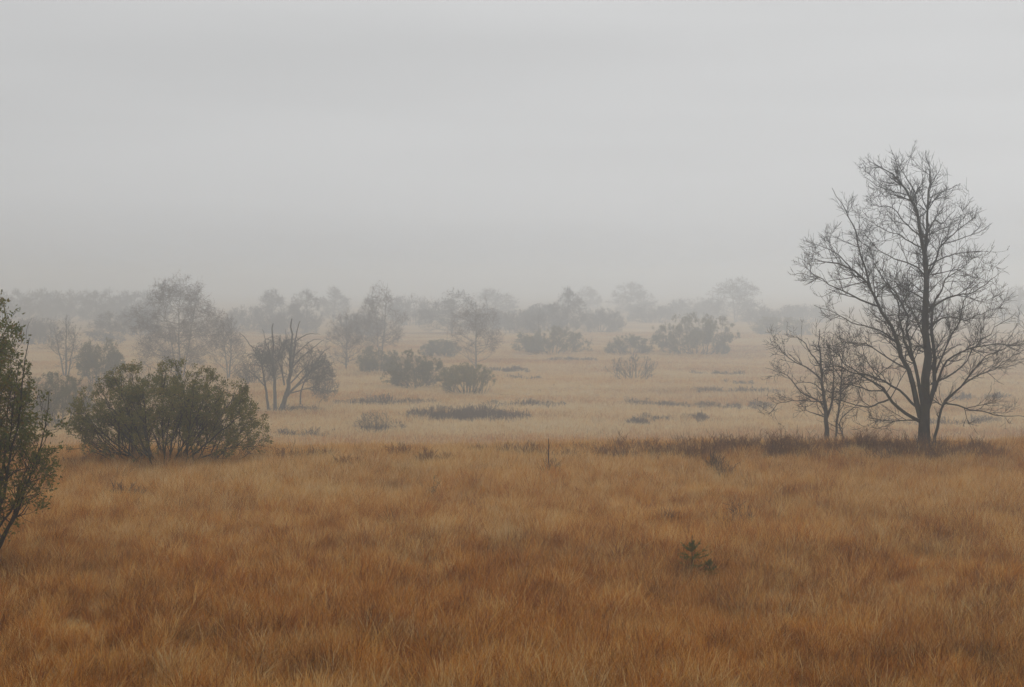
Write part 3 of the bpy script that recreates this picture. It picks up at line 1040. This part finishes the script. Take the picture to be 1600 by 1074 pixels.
small = [
    ('trunk', [c5((405, 860)), c5((403, 780)), c5((400, 720)), c5((392, 640)), c5((378, 560)), c5((372, 450)), c5((362, 340)), c5((352, 250)), c5((350, 180))], 5.0, 0.5, 0.0),
    ('stem', [c5((448, 860)), c5((450, 780)), c5((460, 700)), c5((470, 620)), c5((480, 520)), c5((480, 420)), c5((490, 330)), c5((500, 260))], 3.0, 0.5, 0.3),
    ('stem', [c5((500, 840)), c5((485, 770)), c5((470, 730)), c5((480, 690)), c5((520, 660)), c5((590, 600))], 1.8, 0.4, 0.2),
    ('limb', [c5((398, 700)), c5((420, 650)), c5((435, 580)), c5((440, 470)), c5((430, 370)), c5((400, 260))], 2.6, 0.4, -0.3),
    ('limb', [c5((385, 620)), c5((330, 580)), c5((260, 560)), c5((200, 470)), c5((130, 430)), c5((60, 410))], 2.2, 0.4, 0.1),
    ('limb', [c5((385, 600)), c5((320, 600)), c5((250, 590)), c5((130, 610)), c5((70, 670))], 1.4, 0.4, -0.2),
    ('limb', [c5((372, 480)), c5((320, 430)), c5((250, 390)), c5((180, 360)), c5((140, 300)), c5((90, 260))], 1.9, 0.4, 0.3),
    ('limb', [c5((366, 400)), c5((310, 330)), c5((270, 260)), c5((230, 240)), c5((170, 230))], 1.6, 0.4, -0.4),
    ('limb', [c5((395, 690)), c5((340, 670)), c5((290, 655)), c5((260, 620))], 1.5, 0.4, 0.4),
    ('limb', [c5((376, 540)), c5((330, 500)), c5((280, 490)), c5((220, 500))], 1.4, 0.4, -0.5),
    ('limb', [c5((470, 560)), c5((530, 500)), c5((560, 420)), c5((600, 380))], 1.4, 0.4, 0.3),
    ('limb', [c5((480, 470)), c5((430, 400)), c5((410, 330)), c5((420, 280))], 1.3, 0.4, -0.3),
]
SM_LV = [dict(dens=10.0, L=0.6, ang=(28, 65), wig=0.20, nseg=5, up=0.3, rr=0.5, rcap=0.012, t0=0.15, taper=0.4),
         dict(dens=11.0, L=0.34, ang=(30, 65), wig=0.22, nseg=4, up=0.3, rr=0.65, rcap=0.008, t0=0.1, taper=0.4),
         dict(dens=7.0, L=0.18, ang=(30, 70), wig=0.22, nseg=3, up=0.2, rr=0.7, rcap=0.006, t0=0.1, taper=0.3, tip=0.6)]
guided_tree('small_bare_tree', 'small leafless tree with three thin stems, beside the tall bare tree', 1293, 38.0, small, 8, M_BARK_GREY, M_TWIG, SM_LV, 0.0048)


# ---- the dead tree on the plain
def c2(p):
    return (380 + p[0] * 0.27937, 420 + p[1] * 0.27937)


dead = [
    ('trunk', [c2((205, 830)), c2((215, 770)), c2((250, 690)), c2((262, 600)), c2((265, 500)), c2((275, 400)), c2((270, 330)), c2((272, 280))], 5.5, 1.3, 0.0),
    ('stem', [c2((180, 830)), c2((178, 760)), c2((178, 660)), c2((170, 560)), c2((168, 450)), c2((168, 300))], 4.2, 1.2, 0.15),
    ('stem', [c2((140, 820)), c2((138, 740)), c2((120, 620)), c2((105, 520)), c2((80, 450)), c2((40, 430))], 3.2, 0.7, -0.2),
    ('limb', [c2((262, 590)), c2((285, 500)), c2((290, 420)), c2((300, 350)), c2((318, 290))], 2.8, 1.0, 0.3),
    ('limb', [c2((240, 720)), c2((300, 650)), c2((360, 590)), c2((400, 540)), c2((440, 480)), c2((480, 440))], 3.0, 0.5, -0.2),
    ('limb', [c2((270, 560)), c2((320, 500)), c2((370, 460)), c2((420, 420)), c2((450, 400))], 2.0, 0.5, 0.3),
    ('limb', [c2((230, 650)), c2((215, 560)), c2((190, 500)), c2((210, 440)), c2((200, 380))], 2.2, 0.5, -0.3),
    ('limb', [c2((172, 560)), c2((150, 470)), c2((120, 400)), c2((110, 340))], 1.8, 0.5, 0.2),
    ('limb', [c2((320, 760)), c2((322, 690)), c2((345, 620)), c2((380, 570)), c2((450, 540)), c2((510, 520))], 2.0, 0.5, -0.1),
    ('limb', [c2((250, 700)), c2((330, 680)), c2((400, 660)), c2((480, 690)), c2((530, 680))], 1.6, 0.4, 0.2),
    ('limb', [c2((110, 540)), c2((70, 470)), c2((20, 400)), c2((-20, 360))], 1.6, 0.5, 0.4),
    ('limb', [c2((275, 420)), c2((330, 380)), c2((380, 360)), c2((430, 370))], 1.4, 0.4, -0.5),
    ('limb', [c2((265, 640)), c2((340, 560)), c2((420, 515)), c2((490, 490))], 1.6, 0.4, 0.4),
    ('limb', [c2((255, 690)), c2((350, 625)), c2((430, 600)), c2((515, 590))], 1.5, 0.4, -0.4),
    ('limb', [c2((222, 600)), c2((215, 480)), c2((240, 400)), c2((235, 340))], 1.5, 0.4, 0.5),
    ('limb', [c2((172, 620)), c2((130, 530)), c2((90, 480)), c2((50, 455))], 1.5, 0.4, -0.4),
    ('limb', [c2((285, 490)), c2((350, 425)), c2((400, 390)), c2((440, 400))], 1.4, 0.4, 0.2),
    ('limb', [c2((125, 660)), c2((60, 590)), c2((10, 560)), c2((-30, 545))], 1.4, 0.4, 0.3),
]
DEAD_LV = [dict(dens=10.0, L=1.4, ang=(28, 65), wig=0.18, nseg=5, up=0.25, rr=0.5, rcap=0.02, t0=0.35, taper=0.3),
           dict(dens=8.0, L=0.7, ang=(28, 65), wig=0.2, nseg=4, up=0.2, rr=0.7, rcap=0.012, t0=0.1, taper=0.4),
           dict(dens=6.0, L=0.4, ang=(28, 65), wig=0.2, nseg=3, up=0.1, rr=0.8, rcap=0.009, t0=0.1, taper=0.3, tip=0.6)]


def dead_env(p):
    z = p[..., 2]
    w = np.interp(z, [0.3, 1.2, 2.5, 3.6, 4.6], [2.2, 3.3, 3.4, 2.8, 1.2])
    rag = np.sin(p[..., 0] * 5.1 + p[..., 1] * 7.3) + np.sin(p[..., 0] * 8.7 - p[..., 1] * 4.1)
    return (z < 4.6 - 0.17 * (p[..., 0] - 0.45) ** 2 + 0.22 * rag) & (z > 0.4) & (np.abs(p[..., 0] - 0.45) < w)


dt = hit(432, 645)
guided_tree('dead_tree', 'bare grey dead tree with several upright stems and broken tops on the plain', 432, dt[1], dead, 12, M_BARK_GREY, M_TWIG_GREY, DEAD_LV, 0.0115, dead_env, 0.4, slim=0.72)

# ---- leafy shrubs
loc = ground_at(260, 31.8)
bush('leafy_bush', 'wide rounded olive green leafy bush standing on the grass ridge', loc, px_size(loc, 166), px_size(loc, 172), 18,
     M_BARK, M_TWIG, 60, 0.028, 0.0042, (4.6, 7.0, 6.0), (0.9, 0.45, 0.22), M_LEAF_GREEN, 54000, 0.050, None, px_size(loc, 125), 0.34, 0.06, 'bush', 0.5, 0.0, 0.2, 0.16)
loc = ground_at(-68, 19.6)
bush('willow_shrub', 'tall leafy willow shrub with yellow green leaves reaching in past the picture edge', loc, px_size(loc, 152), px_size(loc, 490), 23,
     M_BARK, M_TWIG, 48, 0.028, 0.0034, (5.0, 6.0, 6.0), (0.75, 0.42, 0.22), M_LEAF_EDGE, 34000, 0.056, None, px_size(loc, 130), 0.42, 0.24, 'shrub', 0.3, 0.0, 0.2)

# ---- spruce seedlings and little stems in the near grass
def spruce(label, u, v, hpx, seed, lean=0.0):
    rng = np.random.default_rng(seed)
    loc = hit(u, v)
    H = px_size(loc, hpx) + 0.12
    root = thing('spruce_seedling', label, 'spruce', loc)
    tr = np.array([[lean * t, 0, -0.05 + (H + 0.05) * t] for t in np.linspace(0, 1, 6)])
    link('trunk', Tubes().add(tr, np.linspace(0.011, 0.003, 6), 6, rng).mesh('trunk'), M_BARK, root)

    def needled(pts, nn):
        pts = np.asarray(pts)[None]
        i = rng.random(nn) * (pts.shape[1] - 1) * 0.999
        k = i.astype(int)
        w = (i - k)[:, None]
        p = pts[0, k] * (1 - w) + pts[0, k + 1] * w
        tan = unit(pts[0, k + 1] - pts[0, k])
        d = unit(tan * 0.6 + rng.normal(0, 0.6, (nn, 3)))
        s = unit(np.cross(d, rng.normal(size=(nn, 3)))) * 0.0022
        ln = rng.uniform(0.014, 0.024, (nn, 1))
        V = np.stack([p - s, p + s, p + d * ln], 1).reshape(-1, 3)
        f = np.arange(nn)[:, None] * 3 + np.array([[0, 1, 2]])
        return V, f
    for t, nb, L0, el in ((0.26, 7, 0.55, 0.15), (0.44, 7, 0.46, 0.3), (0.62, 6, 0.28, 0.7), (0.76, 4, 0.13, 0.9)):
        for b in range(nb):
            az = 6.28 * (b + rng.random() * 0.7) / nb
            L = H * L0 * rng.uniform(0.6, 1.15)
            e2 = el + rng.normal(0, 0.12)
            p0 = np.array([lean * t, 0, H * (t + rng.normal(0, 0.015))])
            dr = np.array([math.cos(az) * math.cos(e2), math.sin(az) * math.cos(e2), math.sin(e2)])
            q = np.array([p0 + L * k * (dr + np.array([0, 0, 0.18 * k * k])) for k in np.linspace(0, 1, 4)])
            VV, ff, base = [], [], 0
            segs = [(q, 130)]
            for sgn in (-1, 1):
                for tt in (1, 2):
                    sd = unit(np.cross(dr, [0, 0, 1.0])) * sgn
                    e = q[tt] + (unit(dr + sd * 0.9) * L * (0.42 - 0.1 * tt))
                    segs.append((np.linspace(q[tt], e, 3), 55))
            for sg, nn in segs:
                V, f = needled(sg, nn)
                VV.append(V)
                ff.append(f + base)
                base += len(V)
            V, f = np.concatenate(VV), np.concatenate(ff)
            link('branch', np_mesh('branch', V, f, False, np.repeat(rng.random(len(f)), 3)), M_SPRUCE, root)
    V, f = needled(tr[2:], 160)
    link('needles', np_mesh('needles', V, f, False, np.repeat(rng.random(160), 3)), M_SPRUCE, root, kind='stuff')
    return root


spruce('small green spruce seedling poking out of the brown grass', 1081, 904, 54, 3)
spruce('tiny spruce sprig growing close beside the larger spruce seedling', 1106, 906, 20, 4, 0.03)


def twiggy_stem(name, label, u, v, hpx, seed, n=1, r=0.008, kids=0.0, mat=M_TWIG, leaf=None):
    rng = np.random.default_rng(seed)
    loc = hit(u, v)
    H = px_size(loc, hpx)
    root = thing(name, label, 'sapling', loc)
    PT, PR = [], []
    for k in range(n):
        top = np.array([rng.normal(0, 0.12 * H * (n > 1) + 0.01), rng.normal(0, 0.1 * H), H * (1 if k == 0 else rng.uniform(0.6, 0.9))])
        s = curve_limb(np.array([rng.normal(0, 0.02), 0, -0.05]), top, rng, 0.06, 8, 0.04, 0)
        R = np.linspace(r, r * 0.35, 8)
        link('stem', Tubes().add(s, R, 5, rng).mesh('stem'), mat, root)
        PT.append(s)
        PR.append(R)
    P, R = sprout(np.array(PT), np.array(PR), rng, kids, H * 0.22, (30, 60), 0.15, 3, 0.3, 0.6, 1, 0.002, 0.3, None, 0.4)
    if len(P):
        link('twigs', Tubes().add(P, R, 3, rng).mesh('twigs'), mat, root, kind='stuff')
        if leaf:
            link('leaves', leaves_mesh('leaves', P, rng, 120, 0.03, 0.02), leaf, root, kind='stuff')
    return root


twiggy_stem('dark_stem', 'single thin dark upright stem standing in the grass at the ridge', 858, 742, 56, 1, 1, 0.018, 12.0)
twiggy_stem('thin_sapling', 'sparse greenish sapling with a few thin stems in the near grass', 678, 784, 36, 2, 4, 0.005, 14.0, M_OLIVE_TWIG, M_LEAF_DULL)
for (u, v, h, lab, sd) in ((920, 706, 42, 'fine bare twig leaning above the ridge heather, beside the thin dark stem', 31),
                           (770, 704, 26, 'short forked twig above the ridge grass below the largest heather patch', 32),
                           (960, 706, 26, 'short bare twig above the ridge, left of the wide heather row', 33)):
    twiggy_stem('bare_twig', lab.replace(', left of the wide heather row', ' at the end of the heather row'), u, v, h, sd, 3, 0.004, 10.0)

# ---- bushes on the plain: (name, label, u centre, v foot, width px, height px, style)
STY = {
    'olive': dict(bark=M_OLIVE_TWIG, twig=M_OLIVE_TWIG, leaf=M_LEAF_DULL, leaf_n=17000, leaf_size=0.07),
    'yellow': dict(bark=M_OLIVE_TWIG, twig=M_OLIVE_TWIG, leaf=M_LEAF_YELLOW, leaf_n=17000, leaf_size=0.07),
    'grey': dict(bark=M_TWIG_GREY, twig=M_TWIG_GREY, leaf=M_LEAF_DULL, leaf_n=15000, leaf_size=0.07),
    'bare': dict(bark=M_TWIG_GREY, twig=M_TWIG_GREY),
}
BUSHES = [
    ('willow_bush', 'broad dull olive bush behind the yellow olive bush', 648, 608, 106, 56, 'olive'),
    ('willow_bush', 'small yellow olive bush at the foot of the lone birch', 730, 616, 96, 44, 'yellow'),
    ('willow_bush', 'hazy olive bush under the twin topped birch', 592, 584, 74, 40, 'olive'),
    ('willow_bush', 'long low hedge-like bush with a small bare tree rising behind', 864, 554, 130, 40, 'olive'),
    ('willow_bush', 'small dark bush touching the widest grey bush', 984, 556, 80, 28, 'grey'),
    ('willow_bush', 'widest grey dome shaped bush far out on the plain', 1088, 556, 152, 68, 'grey'),
    ('twiggy_bush', 'low bare twiggy bush alone in front of the widest grey bush', 990, 595, 96, 38, 'bare'),
    ('twiggy_bush', 'small bare twiggy bush at the end of the largest heather patch', 586, 678, 74, 34, 'bare'),
    ('twiggy_bush', 'low dark bush tucked under the boughs of the dead tree', 503, 616, 52, 24, 'bare'),
    ('willow_bush', 'hazy far bush between the widest grey bush and the small bare tree', 1224, 526, 110, 30, 'grey'),
    ('willow_bush', 'big hazy olive bush between the willow shrub and the leafy bush', 92, 668, 130, 84, 'olive'),
    ('willow_bush', 'hazy olive bush behind the leafy bush, under the forked bare tree', 158, 602, 80, 72, 'olive'),
    ('willow_bush', 'faint low bush between the birch with a clear trunk and the olive bushes', 690, 560, 70, 24, 'grey'),
    ('willow_bush', 'faint bush behind the slim hazy trunk beside the dead tree', 404, 600, 84, 44, 'bare'),
]
for k, (nm, lab, u, v, wp, hp, st) in enumerate(BUSHES):
    p = hit(u, v)
    s = dict(STY[st])
    if 'leaf_n' in s:
        s['leaf_n'] = int(s['leaf_n'] * min(1.7, max(0.4, wp * hp / 5600)))
    D = p[1]
    fs = D / 80.0
    for key in ('leaf_size',):
        if key in s:
            s[key] = s[key] * max(0.8, fs)
    bush(nm, lab, p, px_size(p, wp * 0.5), px_size(p, hp + 5), 200 + k, stems=40 if st != 'bare' else 30, r=0.026 * fs ** 0.5, tw=(0.0065 if st != 'bare' else 0.0055) * fs,
         dens=(3.6, 4.5, 3.5), lens=(0.9, 0.6, 0.4), depth=px_size(p, wp * 0.42), bulge=0.3, lump=0.06, spread=0.6, low=0.0,
         group='bushes on the misty plain', **s)

# ---- bare and birch trees out on the plain
ROUND = [(0.0, 0.05), (0.15, 0.25), (0.3, 0.75), (0.5, 1.0), (0.7, 0.92), (0.85, 0.7), (1.0, 0.25)]
OVAL = [(0.0, 0.1), (0.1, 0.45), (0.3, 0.9), (0.5, 1.0), (0.7, 0.82), (0.88, 0.5), (1.0, 0.12)]
WIDE = [(0.0, 0.6), (0.15, 0.95), (0.4, 1.0), (0.6, 0.95), (0.8, 0.7), (0.92, 0.4), (1.0, 0.15)]
TREES = [
    # name, label, u, v foot, W px, H px, profile, trunks, style, droop, lean px
    ('birch_tree', 'large hazy pinkish brown birch rising behind the leafy green bush', 282, 592, 152, 166, WIDE, 3, 'birch', 0.5, 0),
    ('birch_tree', 'tall hazy twin topped birch behind the dull olive bushes', 594, 566, 92, 126, OVAL, 2, 'birch', 0.2, 0),
    ('birch_tree', 'lone birch with a clear trunk behind the yellow olive bush', 744, 579, 90, 114, ROUND, 1, 'birch', 0.3, 0),
    ('birch_tree', 'slim hazy birch between the dead tree and the twin topped birch', 540, 580, 74, 98, OVAL, 1, 'birch', 0.2, 0),
    ('bare_tree', 'hazy forked leafless tree behind the willow shrub', 103, 592, 96, 100, OVAL, 3, 'bare', 0.0, 0),
    ('bare_tree', 'slender hazy leafless tree beside the large pinkish birch', 356, 594, 60, 108, OVAL, 2, 'birch', 0.0, 0),
    ('bare_tree', 'faint little leafless tree behind the long low bush', 840, 532, 44, 48, ROUND, 1, 'bare', 0.0, 0),
    ('far_tree', 'faint round topped tree behind the widest grey bush', 1150, 504, 84, 72, WIDE, 2, 'far', 0.0, 0),
    ('far_tree', 'faint round tree between the forked bare tree and the large pinkish birch', 172, 540, 66, 54, WIDE, 1, 'far', 0.0, 0),
    ('far_tree', 'faint tree behind the dead tree tops', 480, 520, 62, 70, OVAL, 2, 'far', 0.0, 0),
    ('far_tree', 'faint tree between the large pinkish birch and the dead tree', 425, 512, 58, 62, OVAL, 2, 'far', 0.0, 0),
    ('far_tree', 'fainter tree beside the twin topped birch', 521, 503, 52, 56, OVAL, 1, 'far', 0.0, 0),
    ('far_tree', 'faint wide tree behind the lone birch', 706, 522, 96, 70, WIDE, 2, 'far', 0.0, 0),
    ('far_tree', 'fainter tree beyond the lone birch', 768, 498, 80, 48, WIDE, 1, 'far', 0.0, 0),
    ('far_tree', 'faint pointed tree behind the long low bush', 885, 524, 62, 76, OVAL, 2, 'far', 0.0, 0),
    ('far_thicket', 'faint low spreading tree beside the faint pointed tree', 938, 519, 80, 40, WIDE, 2, 'thicket', 0.0, 0),
    ('far_tree', 'fainter tree top behind the faint pointed tree', 918, 490, 44, 44, OVAL, 1, 'far', 0.0, 0),
    ('far_tree', 'pale tree almost lost in mist behind the small dark bush', 985, 494, 70, 54, WIDE, 2, 'far', 0.0, 0),
    ('far_thicket', 'pale low thicket in mist beside the faint round topped tree', 1085, 498, 90, 34, WIDE, 1, 'thicket', 0.0, 0),
    ('far_tree', 'pale tree in mist behind the right boughs of the big bare tree', 1592, 506, 74, 60, WIDE, 2, 'far', 0.0, 0),
    ('far_tree', 'pale tree in mist behind the trunk of the big bare tree', 1420, 500, 120, 44, WIDE, 2, 'far', 0.0, 0),
    ('far_thicket', 'faint low thicket beyond the slim birch', 640, 508, 70, 50, WIDE, 1, 'thicket', 0.0, 0),
    ('far_thicket', 'faint low thicket between the long low bush and the lone birch', 812, 522, 60, 40, WIDE, 1, 'thicket', 0.0, 0),
    ('far_thicket', 'faint broad low thicket under the fainter tree beyond the lone birch', 762, 515, 80, 34, WIDE, 2, 'thicket', 0.0, 0),
    ('far_thicket', 'faint broad low thicket behind the upright stems of the dead tree', 452, 524, 90, 38, WIDE, 2, 'thicket', 0.0, 0),
    ('far_thicket', 'faint broad low thicket between the slim birch and the twin topped birch', 566, 530, 70, 46, WIDE, 2, 'thicket', 0.0, 0),
    ('far_thicket', 'faint low thicket filling in behind the faint pointed tree', 850, 516, 70, 44, WIDE, 2, 'thicket', 0.0, 0),
    ('far_thicket', 'pale low thicket in mist above the small dark bush', 1020, 504, 80, 30, WIDE, 2, 'thicket', 0.0, 0),
    ('far_thicket', 'pale low thicket in mist between the far bush and the widest grey bush', 1190, 508, 70, 30, WIDE, 1, 'thicket', 0.0, 0),
    ('far_thicket', 'pale low thicket in mist above the far bush', 1260, 504, 90, 30, WIDE, 2, 'thicket', 0.0, 0),
    ('far_thicket', 'faint low thicket beside the slender hazy leafless tree', 385, 516, 60, 40, WIDE, 1, 'thicket', 0.0, 0),
    ('far_thicket', 'faint low thicket between the woodland band and the large pinkish birch', 215, 526, 70, 50, WIDE, 2, 'thicket', 0.0, 0),
    ('far_thicket', 'faint low thicket in front of the woodland band, beside the forked tree', 60, 540, 80, 46, WIDE, 2, 'thicket', 0.0, 0),
]
for k, (nm, lab, u, v, wp, hp, prof, trunks, st, droop, ln) in enumerate(TREES):
    p = hit(u, v)
    D = p[1]
    fs = D / 90.0
    H, W = px_size(p, hp), px_size(p, wp * (0.58 if st == 'far' else 0.52))
    if st in ('thicket', 'far'):
        kd = 'thicket' if st == 'thicket' else ('oval' if prof is OVAL else 'wide')
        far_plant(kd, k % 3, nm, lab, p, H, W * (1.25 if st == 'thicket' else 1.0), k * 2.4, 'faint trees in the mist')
    elif st == 'birch':
        auto_tree(nm, lab, p, H, W, prof, 400 + k, M_BIRCH, M_BIRCH_TWIG, trunks, 34 if trunks < 3 else 60, 0.08, 0.075 if wp < 120 else 0.08, (0.0046 if wp < 120 else 0.0055) * fs,
                  (3.8, 5.4, 11.5), (1.5, 0.95, 0.6), droop, 0.18, group='birches on the misty plain')
    else:
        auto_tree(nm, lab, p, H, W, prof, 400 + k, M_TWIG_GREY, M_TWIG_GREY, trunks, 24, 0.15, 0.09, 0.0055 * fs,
                  (3.2, 4.4, 8.0), (1.4, 0.9, 0.55), 0.0, 0.2, group=None)

# the band of woodland on the left, far out
w_rng = np.random.default_rng(91)
for k, u in enumerate(np.linspace(-80, 236, 16)):
    v = 503 + w_rng.uniform(-3, 5)
    p = hit(float(u), float(v))
    fs = p[1] / 90.0
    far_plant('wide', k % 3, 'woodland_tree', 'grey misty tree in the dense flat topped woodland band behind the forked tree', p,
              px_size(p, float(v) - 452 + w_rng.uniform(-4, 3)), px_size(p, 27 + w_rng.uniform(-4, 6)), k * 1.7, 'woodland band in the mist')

# ------------------------------------------------------------------ the mist itself
HZ = 1560.0
hv = [(x_, y_, z_) for x_ in (-HZ, HZ) for y_ in (-HZ, HZ) for z_ in (-5.4, 9.0)]
hf = [(0, 1, 3, 2), (4, 6, 7, 5), (0, 4, 5, 1), (2, 3, 7, 6), (0, 2, 6, 4), (1, 5, 7, 3)]
m = bpy.data.materials.new('haze')
m.use_nodes = True
nt = m.node_tree
nt.nodes.clear()
mo = nt.nodes.new('ShaderNodeOutputMaterial')
pv = nt.nodes.new('ShaderNodeVolumePrincipled')
pv.inputs['Color'].default_value = (0.90, 0.95, 0.985, 1)
pv.inputs['Density'].default_value = 0.0051
pv.inputs['Anisotropy'].default_value = 0.75
nt.links.new(pv.outputs[0], mo.inputs['Volume'])
haze = link('haze', np_mesh('haze', hv, hf), m, kind='stuff')
